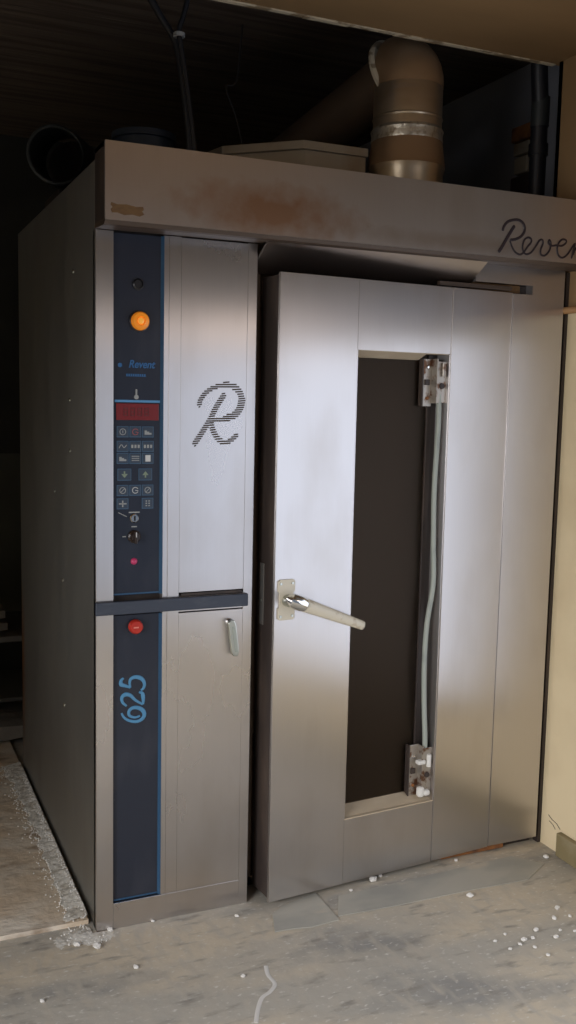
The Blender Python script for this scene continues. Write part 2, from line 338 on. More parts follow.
b = MB(); b.box((1.606, .008, 0), (XW, .035, 2.02), 'gasket', .001); struct(b.build('gap_shade_strip'))  # added dark strip imitating shade in the gap beside the oven
# plinth along the right wall and its broken end
b = MB(); b.box((XW - .022, -3.5, 0), (XW, -.10, .085), 'plinth', .004); struct(b.build('baseboard_right'))
b = MB()
for pts in ([(-.03, .118), (-.05, .108), (-.075, .104), (-.095, .090)], [(-.035, .098), (-.055, .092), (-.07, .080)]):
    b.tube([(XW - .001, y, z) for y, z in pts], .0012, 'crack', 5)
struct(b.build('trim_2'))
# raised dirty slab left of the oven
pts = [(XL, .06)] + [(XL + (-.012 - XL) * i / 14, .06 + random.uniform(-.008, .008)) for i in range(1, 14)] + [(-.012, .055), (-.012, 1.38), (-.012, YB), (XL, YB)]
struct(MB().prism(pts, 'z', 0.0, .014, 'slab').build('floor_slab'))

# ================================================================ the oven
oven = thing('rotary_oven', 'large stainless steel rotary bakery oven with slightly ajar windowed door, standing in the alcove', 'oven')
# ---- cabinet body
W, D, H = .475, 1.38, 2.205
b = MB()
b.box((0, .012, 0), (.012, D, H), 'steel_shaded', .002)
b.box((.002, .03, .0), (W - .002, D, H - .01), 'gasket')
b.box((0, 0, .0), (.0492, .03, 2.02), 'steel', .0005)
b.box((.0494, .0, 0.0), (.4458, .03, .0795), 'steel', .0011)
b.box((.1945, .002, .08), (.2085, .03, 2.02), 'steel', .0004)
b.box((.2087, 0, .08), (.2434, .03, 2.02), 'steel', .0004)
b.box((.4456, 0, 0), (W, .03, 2.02), 'steel', .0011)
b.box((.243, .002, .945), (.446, .03, .99), 'steel', .001)
cab = b.build('cabinet_body', oven)
for y, z in ((.30, 1.94), (.36, 1.557), (.485, .968), (.47, .55), (.62, 1.25), (.36, 1.40)):
    b = MB(); b.lathe([(.0, -.001), (.007, -.001), (.006, .003), (.0, .004)], 'latch', (0, 0, 0), 'z', 12, Matrix.Translation((0, y, z)) @ Matrix.Rotation(-PI / 2, 4, 'Y')); b.build('rivet', oven)
# ---- chamber shell
b = MB()
b.box((W, .10, 0), (1.56, .13, .02), 'dark_cavity')
b.box((W, D - .02, 0), (1.59, D, 2.02), 'dark_cavity')
b.box((W, .10, 0), (W + .05, D - .02, 2.02), 'dark_cavity')
b.box((1.54, .05, 0), (1.59, D - .02, 2.02), 'dark_cavity')
b.box((W, .10, 0), (1.59, D - .02, .03), 'dark_cavity')
b.box((W, .06, 1.98), (1.59, D, 2.03), 'dark_cavity')
b.build('baking_chamber', oven)
MB().box((W, .0, 2.03), (1.60, D, H), 'steel_shaded', .002).build('roof_box', oven)
# ---- post and cross plate right of the door
b = MB()
b.box((1.3855, 0, .028), (1.4615, .05, 1.935), 'steel_door')
b.box((1.4615, 0, .028), (1.592, .05, 2.03), 'steel_door')
b.box((1.235, .0, 1.965), (1.4615, .04, 2.03), 'steel_door')
b.build('door_post', oven)
b = MB(); b.box((1.235, .02, 1.93), (1.425, .06, 1.964), 'rust_patch', .002); b.box((1.425, .035, 1.93), (1.461, .06, 1.964), 'gasket'); b.box((1.10, .002, 1.944), (1.38, .02, 1.958), 'lip_dark', .002)
b.build('hinge_track', oven)
b = MB(); b.box((.9, .035, .0), (1.59, .06, .06), 'gasket'); b.box((1.20, .012, .004), (1.46, .034, .026), 'rust', .003)
b.build('kick_rail', oven)
# slanted hood sheet under the canopy
MB().prism([(-.085, 2.03), (-.075, 2.03), (.06, 1.952), (.06, 1.944), (.052, 1.944)], 'x', W + .003, 1.232, 'steel_canopy').build('hood_sheet', oven)
# ---- canopy
b = MB()
b.box((-.002, -.12, 2.028), (1.612, -.108, 2.2274), 'steel_canopy')
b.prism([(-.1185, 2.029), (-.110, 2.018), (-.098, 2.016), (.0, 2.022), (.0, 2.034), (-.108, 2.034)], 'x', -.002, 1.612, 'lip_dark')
b.box((-.002, -.108, 2.034), (.006, .0, 2.2274), 'gasket')
b.box((-.002, -.108, 2.216), (1.612, .0, 2.2274), 'steel_canopy')
canopy = b.build('canopy', oven)
b = MB()
for l in LOGO:
    p = smooth_path([(x, -.1215, z) for x, z in l], 5)
    n = len(p); thick = .0052 if l is LOGO[0] else (.0044 if l is LOGO[1] else .0032)
    b.tube(p, [thick * (1 if 0 < i < n - 1 else .6) for i in range(n)], 'logo', 8, True, (0, 1, 0, .5))
b.build('script_logo', canopy, label='dark cursive lettering reading Revent')
b = MB(); pp = [(.014, 2.066), (.030, 2.062), (.055, 2.064), (.080, 2.060), (.099, 2.062), (.101, 2.054), (.096, 2.050), (.102, 2.042), (.090, 2.036), (.070, 2.039), (.048, 2.036), (.030, 2.041), (.016, 2.040), (.012, 2.048), (.017, 2.054), (.012, 2.060)]
b.prism([(x, z + .006) for x, z in pp], 'y', -.1207, -.1199, 'rust_patch'); b.build('rust_patch', canopy, label='small brown rust patch')
# ---- control strips
def strip(name, z0, z1):
    b = MB(); b.box((.0505, .010, z0), (.190, .028, z1), 'strip', .001)
    b.prism([(.186, .0102), (.1925, .002), (.1942, .002), (.1942, .012)], 'z', z0, z1, 'strip_edge')
    b.box((.053, .0085, z0 + .002), (.186, .0102, z0 + .0065), 'strip_edge')
    return b.build(name, oven)
s1 = strip('control_panel', 1.003, 2.018); s1['label'] = 'dark navy upper control strip'
s2 = strip('trim_strip', .0805, .945); s2['label'] = 'dark navy lower strip with number'
FY = .010
b = MB(); b.lathe([(0, 0), (.016, 0), (.016, .005), (.012, .008), (.0115, .003), (0, .003)], 'black', (.121, FY, 1.882), 'y', 24); b.build('dark_indicator', s1)
b = MB(); b.lathe([(0, 0), (.029, 0), (.029, .005), (.026, .007), (.0, .007)], 'brown_black', (.125, FY, 1.781), 'y', 36)
b.lathe([(.026, .004), (.0255, .014), (.022, .020), (.013, .021), (.011, .017), (0, .017)], 'amber', (.125, FY, 1.781), 'y', 36)
b.lathe([(0, .012), (.010, .016), (.008, .022), (0, .024)], 'amber_in', (.125, FY, 1.781), 'y', 24)
b.build('indicator_lamp', s1, label='round orange indicator lamp')
def text_obj(name, txt, size, m, loc, parent, depth=.0008, shear=0.0, rot=0.0, bold=0.0, xs=1.0):
    c = bpy.data.curves.new(name, 'FONT'); c.body = txt; c.size = size; c.extrude = depth; c.shear = shear; c.offset = bold
    t = bpy.data.objects.new('tmp_text', c); COL.objects.link(t)
    dg = bpy.context.evaluated_depsgraph_get(); me = bpy.data.meshes.new_from_object(t.evaluated_get(dg))
    bpy.data.objects.remove(t); me.materials.clear(); me.materials.append(M[m]); me.name = name
    me.transform(Matrix.Rotation(PI / 2, 4, 'X') @ Matrix.Rotation(rot, 4, 'Z') @ Matrix.Diagonal((xs, 1, 1, 1)))
    o = bpy.data.objects.new(name, me); COL.objects.link(o); o.location = loc; o.parent = parent
    return o
t = text_obj('brand_lettering', 'Revent', .030, 'dim_blue_letter', (.094, FY - .0005, 1.652), s1, shear=.25, bold=.0006, xs=.88); t['label'] = 'small blue lettering'
b = MB(); b.lathe([(0, 0), (.006, 0), (.006, .001), (0, .001)], 'dim_blue_letter', (.070, FY, 1.658), 'y', 14); b.build('brand_mark', s1)
b = MB(); x = .088
for k in range(9):
    wl = .0042; b.box((x, FY - .001, 1.6285), (x + wl, FY, 1.6345), 'dim_blue_letter'); x += wl + .0022
b.box((.088, FY - .0006, 1.6275), (x, FY, 1.6285), 'dim_blue_letter')
b.build('brand_underline', s1)
b = MB(); b.lathe([(0, 0), (.0065, 0), (.0065, .002), (.0, .002)], 'sym', (.117, FY, 1.570), 'y', 14); b.box((.1145, FY - .002, 1.574), (.1195, FY, 1.592), 'sym', .001)
b.build('thermometer_symbol', s1)
b = MB(); b.box((.059, FY - .003, 1.505), (.182, FY, 1.552), 'red_window', .002)
b.box((.055, FY - .0015, 1.555), (.186, FY, 1.5615), 'line_blue')
for k in range(4):
    x0 = .080 + k * .020
    for a in ((0, .012, .020, .022), (0, .012, .010, .012), (0, .012, 0, .002), (0, .0018, 0, .022), (.0102, .012, 0, .022)):
        b.box((x0 + a[0], FY - .0035, 1.517 + a[2]), (x0 + a[1], FY - .0028, 1.517 + a[3]), 'digits_off')
b.build('display', s1, label='dark red digital display')
def key(x, z, w_, h_, sm, sym, rnd=True):
    b = MB()
    b.box((x - w_ / 2, FY - .0012, z - h_ / 2), (x + w_ / 2, FY, z + h_ / 2), 'key_line', .001)
    b.box((x - w_ / 2 + .002, FY - .0024, z - h_ / 2 + .002), (x + w_ / 2 - .002, FY - .0008, z + h_ / 2 - .002), 'key', .001)
    y1 = FY - .0024; y0 = y1 - .0006; r = h_ * .27
    def ring(r1, a0=0, a1=360, wd=.0022):
        n = 16; pp = [(x + r1 * math.cos(math.radians(a0 + (a1 - a0) * i / n)), y1, z + r1 * math.sin(math.radians(a0 + (a1 - a0) * i / n))) for i in range(n + 1)]
        b.tube(pp, wd / 2, sm, 6, True, (0, 1, 0, .6))
    if sym == 'ring': ring(r); b.box((x - .001, y0, z - r * .5), (x + .001, y1, z + r * .5), sm)
    elif sym == 'slash': ring(r); b.tube([(x - r * .8, y1, z - r * .8), (x + r * .8, y1, z + r * .8)], .0011, sm, 6)
    elif sym == 'arc': ring(r, 30, 330); b.tube([(x, y1, z), (x + r, y1, z - r * .2)], .0011, sm, 6)
    elif sym == 'wave': b.tube(smooth_path([(x - r * 1.3, y1, z - r * .6), (x - r * .5, y1, z + r * .6), (x + r * .4, y1, z - r * .4), (x + r * 1.3, y1, z + r * .5)]), .0013, sm, 6)
    elif sym == 'bars':
        for k in (-1, 0, 1): b.box((x - r * 1.3, y0, z + k * r * .7 - .001), (x + r * 1.3, y1, z + k * r * .7 + .001), sm)
    elif sym == 'pair':
        for k in (-1, 0, 1): b.box((x + k * r * 1.1 - .0028, y0, z - r * .55), (x + k * r * 1.1 + .0028, y1, z + r * .55), sm)
    elif sym == 'block': b.box((x - r * .9, y0, z - r * 1.1), (x + r * .9, y1, z + r * 1.1), sm, .0005)
    elif sym == 'stairs':
        for k in range(3): b.box((x - r * 1.2 + k * r * .8, y0, z - r * .9), (x - r * 1.2 + (k + 1) * r * .8, y1, z - r * .3 + (2 - k) * r * .4), sm)
    elif sym == 'plus': b.box((x - r * 1.3, y0, z - .0018), (x + r * 1.3, y1, z + .0018), sm); b.box((x - .0018, y0, z - r * 1.1), (x + .0018, y1, z + r * 1.1), sm)
    elif sym == 'up': b.prism([(x - r, z - r * .2), (x, z + r), (x + r, z - r * .2)], 'y', y0, y1, sm); b.box((x - .002, y0, z - r), (x + .002, y1, z), sm)
    elif sym == 'down': b.prism([(x - r, z + r * .2), (x, z - r), (x + r, z + r * .2)], 'y', y0, y1, sm); b.box((x - .002, y0, z), (x + .002, y1, z + r), sm)
    elif sym == 'grid':
        for i in (-1, 1):
            for j in (-1, 0, 1): b.box((x + i * r * .5 - .0022, y0, z + j * r * .8 - .0016), (x + i * r * .5 + .0022, y1, z + j * r * .8 + .0016), sm)
    b.build('control_key', s1)
kx = (.078, .1145, .151)
for x, z, sm, sym in ((kx[0], 1.472, 'sym', 'ring'), (kx[1], 1.472, 'sym_red', 'arc'), (kx[2], 1.472, 'sym', 'stairs'),
                      (kx[0], 1.431, 'sym', 'wave'), (kx[1], 1.431, 'sym', 'pair'), (kx[2], 1.431, 'sym', 'pair'),
                      (kx[0], 1.397, 'sym', 'stairs'), (kx[1], 1.397, 'sym', 'bars'), (kx[2], 1.397, 'sym_white', 'block'),
                      (kx[0], 1.306, 'sym', 'slash'), (kx[1], 1.306, 'sym_white', 'arc'), (kx[2], 1.306, 'sym', 'slash'),
                      (kx[0], 1.268, 'sym', 'plus'), (kx[2], 1.268, 'sym', 'grid')):
    key(x, z, .034, .031, sm, sym)
key(.083, 1.351, .040, .034, 'sym_green', 'down'); key(.144, 1.351, .040, .034, 'sym_green', 'up')
# key switch, knob, small lamp
b = MB(); b.lathe([(0, 0), (.013, 0), (.013, .004), (.010, .007), (0, .007)], 'chrome', (.112, FY, 1.226), 'y', 28)
b.box((.1095, FY - .0085, 1.219), (.1145, FY - .0065, 1.233), 'black'); b.tube([(.066, FY - .001, 1.243), (.090, FY - .001, 1.231)], .0012, 'sym', 5)
b.box((.096, FY - .001, 1.241), (.128, FY, 1.2445), 'sym'); b.build('key_switch', s1, label='silver key switch')
b = MB(); b.lathe([(0, 0), (.019, 0), (.018, .006), (.014, .009), (.012, .020), (0, .021)], 'brown_black', (.112, FY, 1.173), 'y', 28)
b.box((.107, FY - .025, 1.155), (.117, FY - .018, 1.189), 'brown_black', .002); b.tube([(.112, FY - .0255, 1.174), (.112, FY - .0255, 1.188)], .0012, 'sym_white', 5)
b.box((.104, FY - .001, 1.2), (.12, FY, 1.203), 'sym'); b.box((.078, FY - .001, 1.172), (.088, FY, 1.175), 'sym'); b.build('selector_knob', s1, label='worn black selector knob')
b = MB(); b.lathe([(0, 0), (.010, 0), (.0085, .004), (.004, .007), (0, .0075)], 'pink', (.112, FY, 1.101), 'y', 20, None); b.build('signal_lamp', s1, label='tiny magenta lamp')
b = MB(); b.lathe([(0, 0), (.0215, 0), (.0215, .004), (.020, .006), (0, .006)], 'black', (.115, FY, .911), 'y', 30)
b.lathe([(.021, .004), (.0205, .016), (.017, .021), (0, .022)], 'red', (.115, FY, .911), 'y', 30)
b.box((.106, FY - .0228, .909), (.121, FY - .0215, .913), 'pale_red', .0003); b.build('stop_button', s2, label='red push button')
b = MB()
for l in NUM:
    p = smooth_path([(x, FY - .001, z) for x, z in l], 5); n = len(p)
    b.tube(p, [.0064 - .0034 * abs(i / (n - 1) - .5) * 2 for i in range(n)], 'blue_letter', 8, True, (0, 1, 0, .5))
b.build('number_lettering', s2, label='light blue number 625 running upward')
# ---- upper service panel with slotted R, lower service door, bumper bar
up = MB().box((.2437, -.0005, 1.003), (.4453, .03, 2.018), 'steel', .0005).build('upper_panel', oven)
b = MB(); z = 1.432; segs = []
for pts, hw in REM:
    p = smooth_path([(x, 0, zz) for x, zz in pts], 10); segs += [(q.x, q.z, hw / 2333) for q in p]
row = 0
while z < 1.622:
    iv = sorted((x - math.sqrt(r * r - (zz - z) ** 2), x + math.sqrt(r * r - (zz - z) ** 2)) for x, zz, r in segs if abs(zz - z) < r)
    mg = []
    for a, c in iv:
        if mg and a <= mg[-1][1] + .001: mg[-1][1] = max(c, mg[-1][1])
        else: mg.append([a, c])
    for a, c in mg:
        if c - a > .003: b.prism([(a, z - .0016), (c, z + .0004), (c, z + .0046), (a, z + .0026)], 'y', -.0016, -.0002, 'slot')
    z += .0066; row += 1
b.build('letter_emblem', up, label='bronze slotted letter R')
lo = MB().box((.2437, -.0005, .080), (.4453, .03, .942), 'steel', .0005).build('service_door', oven)
b = MB()
b.lathe([(0, 0), (.012, 0), (.012, .010), (.009, .014), (0, .015)], 'chrome', (.402, -.0005, .905), 'y', 20)
b.prism([(.392, .905), (.400, .914), (.412, .912), (.418, .900), (.430, .812), (.424, .800), (.411, .802), (.404, .815)], 'y', -.020, -.007, 'latch', .003)
b.prism([(.404, .895), (.412, .893), (.4235, .815), (.4155, .815)], 'y', -.0215, -.0195, 'conduit', .0005)
b.build('latch_handle', lo, label='tarnished chrome latch handle')
b = MB(); b.box((-.004, -.014, .952), (.458, -.0005, .990), 'bumper', .003); b.build('bumper_bar', oven, label='slate blue horizontal bumper bar')
MB().box((.25, -.003, .993), (.44, .004, 1.0005), 'gasket').build('drip_edge', oven)

# ---- main door (hinged at its right edge, slightly open)
TH = math.radians(-4.6)
door = MB()
x0, x1, xa, xb_ = -.866, -.0002, -.597, -.245     # local x from the hinge
zb, zt, wz0, wz1 = .020, 1.938, .238, 1.727
T0, T1 = .012, .120
door.box((x0 + .0008, T0, zb + .008), (xa, T1, zt - .006), 'gasket', .004)
door.box((xb_, T0, zb + .008), (x1 - .012, T1, zt - .006), 'gasket')
door.box((xa, T0, zb + .008), (xb_, T1, wz0 - .003), 'gasket'); door.box((xa, T0, wz1 + .003), (xb_, T1, zt - .006), 'gasket')
door.box((x0 + .03, T1, zb + .03), (x0 + .06, T1 + .012, zt - .03), 'gasket', .005)
dr = door.build('oven_door', oven, (1.385, .006, 0), 'heavy windowed steel door standing slightly open'); dr.rotation_euler = (0, 0, -TH)
def dpart(name, mb, label=None): return mb.build(name, dr, None, label)
dpart('front_sheet', MB().box((x0, 0, zb), (xa - .0002, T0, zt), 'steel_door', .0011))
dpart('front_sheet', MB().box((xb_ + .0002, -.003, zb + .004), (x1, T0, zt), 'steel_door', .0011))
dpart('front_sheet', MB().box((xa + .0002, .0008, wz1), (xb_ - .0002, T0, zt), 'steel_door', .0011))
dpart('front_sheet', MB().box((xa + .0002, .0008, zb), (xb_ - .0002, T0, wz0), 'steel_door', .0011))
dpart('window_sill', MB().prism([(T0, wz0 - .003), (T0, wz0 + .001), (.060, wz0 + .022), (.078, wz0 + .022), (.078, wz0 - .003)], 'x', xa + .001, xb_ - .001, 'sill').box((xa, .0, wz0 - .003), (xb_, .014, wz0 + .0015), 'sill', .001), 'greasy cream window sill')
dpart('window_head', MB().box((xa, .004, wz1 - .001), (xb_, .078, wz1 + .003), 'sill').prism([(.010, wz1), (.056, wz1 - .020), (.060, wz1 - .020), (.060, wz1)], 'x', xa + .003, xb_ - .085, 'sill'))
dpart('window_jamb', MB().box((xb_ - .003, .002, wz0), (xb_ + .0005, .078, wz1), 'steel_door'))
dpart('window_jamb', MB().box((xa - .0005, .002, wz0), (xa + .003, .078, wz1), 'steel_door'))
dpart('window_pane', MB().box((xa + .003, .062, wz0), (xb_ - .045, .067, wz1), 'glass'))
dpart('pane_edging', MB().box((xb_ - .045, .055, wz0), (xb_ - .026, .070, wz1), 'gasket', .002).box((xb_ - .028, .065, wz0), (xb_ - .003, .070, wz1), 'gasket'))
# hinge brackets of the inner pane
def bracket(z0, z1, top):
    b = MB(); X = xb_
    b.box((X - .075, .040, z0), (X - .040, .046, z1), 'zinc', .0015)
    b.box((X - .078, .040, z0), (X - .073, .060, z1), 'gasket')
    b.box((X - .042, .012, z0 + .01), (X - .037, .045, z1), 'zinc', .0012)
    b.box((X - .040, .014, z0 + .012), (X - .003, .018, z1 - .008), 'zinc', .001)
    zc = (z0 + z1) / 2
    for dz in (-.05, .0, .05):
        b.lathe([(0, 0), (.006, 0), (.005, .005), (0, .006)], 'chrome' if dz > 0 else 'rust', (X - .058, .040, zc + dz), 'y', 10)
    b.lathe([(0, 0), (.010, 0), (.009, .004), (0, .004)], 'gasket', (X - .020, .014, zc - .01), 'y', 12)
    b.tube([(X - .018, .008, zc + .02), (X - .018, .008, zc + .062)], .008, 'zinc' if top else 'crumb', 10)
    b.box((X - .070, .034, zc - .008), (X - .052, .041, zc + .010), 'gasket', .001)
    if not top:
        b.box((X - .055, .004, z0 + .006), (X - .030, .028, z0 + .042), 'crumb', .009); b.box((X - .036, .000, z0 + .010), (X - .010, .026, z0 + .030), 'crumb', .008)
        b.box((X - .060, .006, zc + .030), (X - .030, .028, zc + .044), 'crumb', .004)
    return b
dpart('hinge_bracket', bracket(1.560, 1.712, True), 'rusty steel upper hinge bracket')
dpart('hinge_bracket', bracket(.246, .428, False), 'steel lower hinge bracket with white lumps')
X = xb_ - .024
dpart('conduit', MB().tube(smooth_path([(X, .022, 1.60), (X + .001, .020, 1.50), (X - .004, .022, 1.30), (X - .001, .020, 1.12), (X + .003, .018, .98), (X - .012, .024, .84), (X - .016, .024, .70), (X - .010, .024, .56), (X - .002, .024, .46), (X - .001, .024, .41)], 6), .0085, 'conduit', 10), 'grey green hose inside the window')
# handle
b = MB()
b.prism([(-.849, .912), (-.804, .912), (-.798, .918), (-.798, .948), (-.803, .953), (-.803, .995), (-.798, 1.000), (-.798, 1.030), (-.804, 1.036), (-.849, 1.036), (-.856, 1.030), (-.856, 1.000), (-.851, .995), (-.851, .953), (-.856, .948), (-.856, .918)], 'y', -.005, 0, 'cream_metal', .0012)
for x in (-.847, -.807):
    for z in (.924, 1.024): b.lathe([(0, 0), (.0045, 0), (.004, .002), (0, .002)], 'latch', (x, -.005, z), 'y', 10)
dpart('handle_plate', b, 'cream rectangular handle plate')
b = MB()
b.lathe([(0, 0), (.019, 0), (.017, .022), (.014, .030), (0, .032)], 'latch', (-.824, -.004, .972), 'y', 24)
p0 = Vector((-.822, -.040, .977)); p1 = Vector((-.575, -.046, .880))
pp = [p0 + (p1 - p0) * t for t in (0, .03, .08, .15, .2)]
b.tube([p0 + Vector((-.004, .018, .002)), p0 + Vector((0, .004, 0))] + pp[2:4], [.015, .022, .024, .021], 'chrome', 18)
pp = [p0 + (p1 - p0) * t for t in (.14, .3, .5, .7, .9, .985, 1.0)]
b.tube(pp, [.0215, .0200, .0185, .0168, .0150, .0142, .0100], 'cream_metal', 18, True, (0, 1, 0, .7))
dpart('lever_handle', b, 'long cream lever handle with chrome neck')
dpart('strike_plate', MB().box((x0 - .0022, .070, .885), (x0 + .0012, .095, 1.075), 'strike', .001).lathe([(0, 0), (.004, 0), (.004, .002), (0, .002)], 'latch', (0, 0, 0), 'z', 10, Matrix.Translation((x0 - .0018, .082, .96)) @ Matrix.Rotation(-PI / 2, 4, 'Y')))

# ================================================================ on the roof of the oven
flue = thing('flue_pipe', 'wide brown metal flue pipe with elbow rising from the oven roof', 'pipe', (1.135, .30, H))
def loc(v): return (v[0] - 1.135, v[1] - .30, v[2] - H)
R0 = .115
b = MB(); b.lathe([(R0 + .012, .001), (R0 + .012, .138), (R0 + .018, .155), (R0 + .008, .22), (R0 + .004, .24)], 'copper_steel', (0, 0, 0), 'z', 40); b.build('pipe_base', flue)
b = MB(); b.lathe([(R0 + .0185, .158), (R0 + .016, .172), (R0 + .006, .242)], 'flue_rust', (0, 0, 0), 'z', 40); b.lathe([(R0 + .002, .23), (R0 + .002, .425), (R0, .435)], 'copper_steel', (0, 0, 0), 'z', 40); b.build('pipe_section', flue)
b = MB(); b.lathe([(R0 + .003, .234), (R0 + .008, .246), (R0 + .006, .262), (R0 + .009, .276), (R0 + .003, .286)], 'tape', (0, 0, 0), 'z', 40)
b.lathe([(R0 + .003, .312), (R0 + .005, .317), (R0 + .003, .322)], 'copper_steel', (0, 0, 0), 'z', 40); b.build('tape_band', flue)
# elbow: segmented, turning back and slightly left/down
dirn = Vector((-.30, .90, -.33)).normalized()
c0 = Vector((0, 0, .435)); pts = [Vector((0, 0, .42))]
for k in range(9):
    a = math.radians(95) * k / 8; rb = .045
    pts.append(c0 + Vector((0, 0, math.sin(a) * rb)) + Vector((dirn.x, dirn.y, 0)).normalized() * rb * (1 - math.cos(a)))
b = MB(); b.tube(pts, [R0 + .003] * len(pts), 'flue_rust', 40); b.build('elbow', flue)
e = pts[-1]
b = MB(); b.tube([e - dirn * .004, e + dirn * .004, e + dirn * .014, e + dirn * .020], [R0 + .004, R0 + .013, R0 + .013, R0 + .004], 'trim_white', 40); b.build('collar_ring', flue)
b = MB(); b.tube([e + dirn * .01, e + dirn * .7, e + dirn * 1.6], R0 - .022, 'rear_brown', 40); b.build('rear_pipe', flue)
# beige box
b = MB()
foot = [(.755, .30), (.98, .30), (.98, .36), (.80, .62), (.50, .75), (.545, .50)]
b.prism(foot, 'z', H + .001, 2.385, 'duct_box', .003)
b.prism([(.747, .292), (.984, .292), (.984, .368), (.808, .628), (.492, .758), (.537, .494)], 'z', 2.385, 2.412, 'duct_box', .002)
tag(b.build('duct_box'), 'low dusty beige metal box on the oven roof left of the flue', 'box')
# left round duct mouth, lying on the roof
b = MB(); pp = []
c = Vector((.045, .80, H + .185)); ax = Vector((.35, 1, .15)).normalized()
for k in range(12): pp.append(c + ax * k * .035)
rr = [.100 if k % 2 else .092 for k in range(12)]
b.tube(pp, rr, 'grey_metal', 28, False)
b.tube([c + ax * .42, c + ax * .40], .088, 'gasket', 28)
b.tube([c + ax * .0 + (Vector((1, 0, 0)) * .096 * math.cos(t) + Vector((0, 0, 1)) * .096 * math.sin(t)) for t in [2 * PI * i / 24 for i in range(25)]], .006, 'grey_metal', 8)
du = thing('flexible_duct', 'dark corrugated round duct mouth at the left end of the oven roof', 'duct', (.1, .9, H))
for q in (.06, .30): pass
b2 = MB(); b2.box((.06, .86, H + .0005), (.20, 1.12, H + .085), 'gasket', .004)
for m_, nm in ((b, 'duct_hose'), (b2, 'cradle')):
    o = m_.build(nm, du); o.data.transform(Matrix.Translation((-.1, -.9, -H)))
b = MB(); b.lathe([(.0, 0), (.085, 0), (.098, .20), (.106, .202), (.106, .222), (.100, .224), (.092, .20), (.08, .012), (0, .012)], 'blue_plastic', (.285, .55, H), 'z', 32)
tag(b.build('plastic_tub'), 'dark blue plastic tub behind the left end of the canopy', 'tub')
# cables hanging from the ceiling
b = MB(); b.tube(smooth_path([(.17, .4, ZA - .002), (.262, .4, 2.80), (.300, .40, 2.745), (.338, .4, 2.695), (.352, .40, 2.66), (.372, .4, 2.55), (.400, .42, 2.38), (.405, .45, H + .014)], 6), .0115, 'cable', 10)
tag(b.build('hanging_cable'), 'thick black cable sloping in from the upper left down to the oven roof', 'cable')
b = MB(); b.tube(smooth_path([(.386, .345, ZA - .002), (.368, .345, 2.81), (.352, .345, 2.745), (.338, .345, 2.70), (.343, .345, 2.66), (.363, .345, 2.55), (.390, .35, 2.38), (.41, .36, H + .012)], 6), .0085, 'cable', 10)
b.lathe([(0, 0), (.018, 0), (.018, .012), (0, .012)], 'sym', (.340, .350, 2.682), 'z', 14)
tag(b.build('hanging_cable'), 'thinner black cable hanging straight down beside the thick one, tied to it', 'cable')
b = MB(); b.tube(smooth_path([(.72, .8, ZA - .002), (.70, .8, 2.73), (.66, .8, 2.70), (.70, .8, 2.60), (.74, .8, 2.45), (.73, .8, 2.42)], 6), .004, 'dark_pipe', 8)
tag(b.build('hook_wire'), 'thin dark bent wire hanging behind the beige box', 'wire')
# right corner: black standpipe, broken edge bricks, thin rod
b = MB(); b.tube([(1.655, .26, 0.005), (1.655, .26, 2.0), (1.655, .26, 2.55), (1.650, .255, 2.64), (1.625, .235, 2.73), (1.610, .23, ZA - .002)], .030, 'cable', 16)
b.tube([(1.655, .26, 2.46), (1.655, .26, 2.50)], .035, 'cable', 16); b.tube([(1.6545, .259, 2.56), (1.6515, .254, 2.66)], .033, 'grey_metal', 16)
tag(b.build('standpipe'), 'black vertical pipe in the corner at the right end of the canopy', 'pipe')
b = MB()
z = H + .02
for k in range(7):
    h = random.uniform(.05, .09); d = random.uniform(0, .03)
    b.box((1.86, .60 - d, z), (1.90, .68 + d, z + h - .008), random.choice(['rust', 'concrete_dark', 'gasket', 'duct_box']), .006); z += h
struct(b.build('trim_3'))
b = MB(); b.tube([(1.38, .42, ZA - .002), (1.38, .42, ZA - .085)], .004, 'duct_box', 8); b.lathe([(0, 0), (.012, 0), (.012, .006), (0, .006)], 'duct_box', (1.38, .42, ZA - .006), 'z', 14)
tag(b.build('ceiling_rod'), 'short thin pale rod hanging from the dark ceiling right of the flue', 'rod')
b = MB(); b.tube([(XW - .018, .045, 1.892), (XW - .018, -.1, 1.892), (XW - .018, -.4, 1.89)], .012, 'batten', 12)
for y in (-.25,): b.box((XW - .034, y - .01, 1.876), (XW, y + .01, 1.908), 'batten', .002)
tag(b.build('wall_pipe'), 'thin orange brown horizontal pipe on the right wall below the canopy', 'pipe')

# ================================================================ floor things
b = MB()
b.prism([(.488, -.195), (.545, -.20), (.60, -.212), (.698, -.205), (.70, -.03), (.56, -.07), (.52, -.10)], 'z', 0.0, .004, 'plate', .001)
tag(b.build('threshold_sheet'), 'short grey floor sheet in front of the left corner of the oven door', 'sheet')
b = MB()
b.prism([(.702, -.185), (.9, -.195), (1.18, -.20), (1.40, -.21), (1.52, -.14), (1.45, -.05), (.76, -.075)], 'z', 0.0, .003, 'plate', .001)
tag(b.build('threshold_sheet'), 'long worn grey floor sheet under the right half of the oven door', 'sheet')
def crumb_mesh(r):
    t = bmesh.new(); bmesh.ops.create_icosphere(t, subdivisions=2, radius=r)
    for v in t.verts: v.co *= random.uniform(.75, 1.15); v.co.z *= .62; v.co.x *= 1.25
    z = min(v.co.z for v in t.verts)
    for v in t.verts: v.co.z -= z
    me = bpy.data.meshes.new('plaster_crumb'); 
    for f in t.faces: f.smooth = False
    t.to_mesh(me); t.free(); me.materials.append(M['crumb']); return me
CR = [crumb_mesh(.010) for _ in range(4)]
def crumb(x, y, s, label, group=None, z=0.0):
    o = bpy.data.objects.new('plaster_crumb', random.choice(CR)); COL.objects.link(o)
    o.location = (x, y, z); o.scale = (s, s, s); o.rotation_euler = (0, 0, random.uniform(0, 6.28))
    tag(o, label, 'crumb', group)
crumb(0.912,-0.026,1.3,'largest white plaster crumb on the long floor sheet before the door')
crumb(0.947,-0.010,0.7,'small crumb just behind the largest one on the long floor sheet')
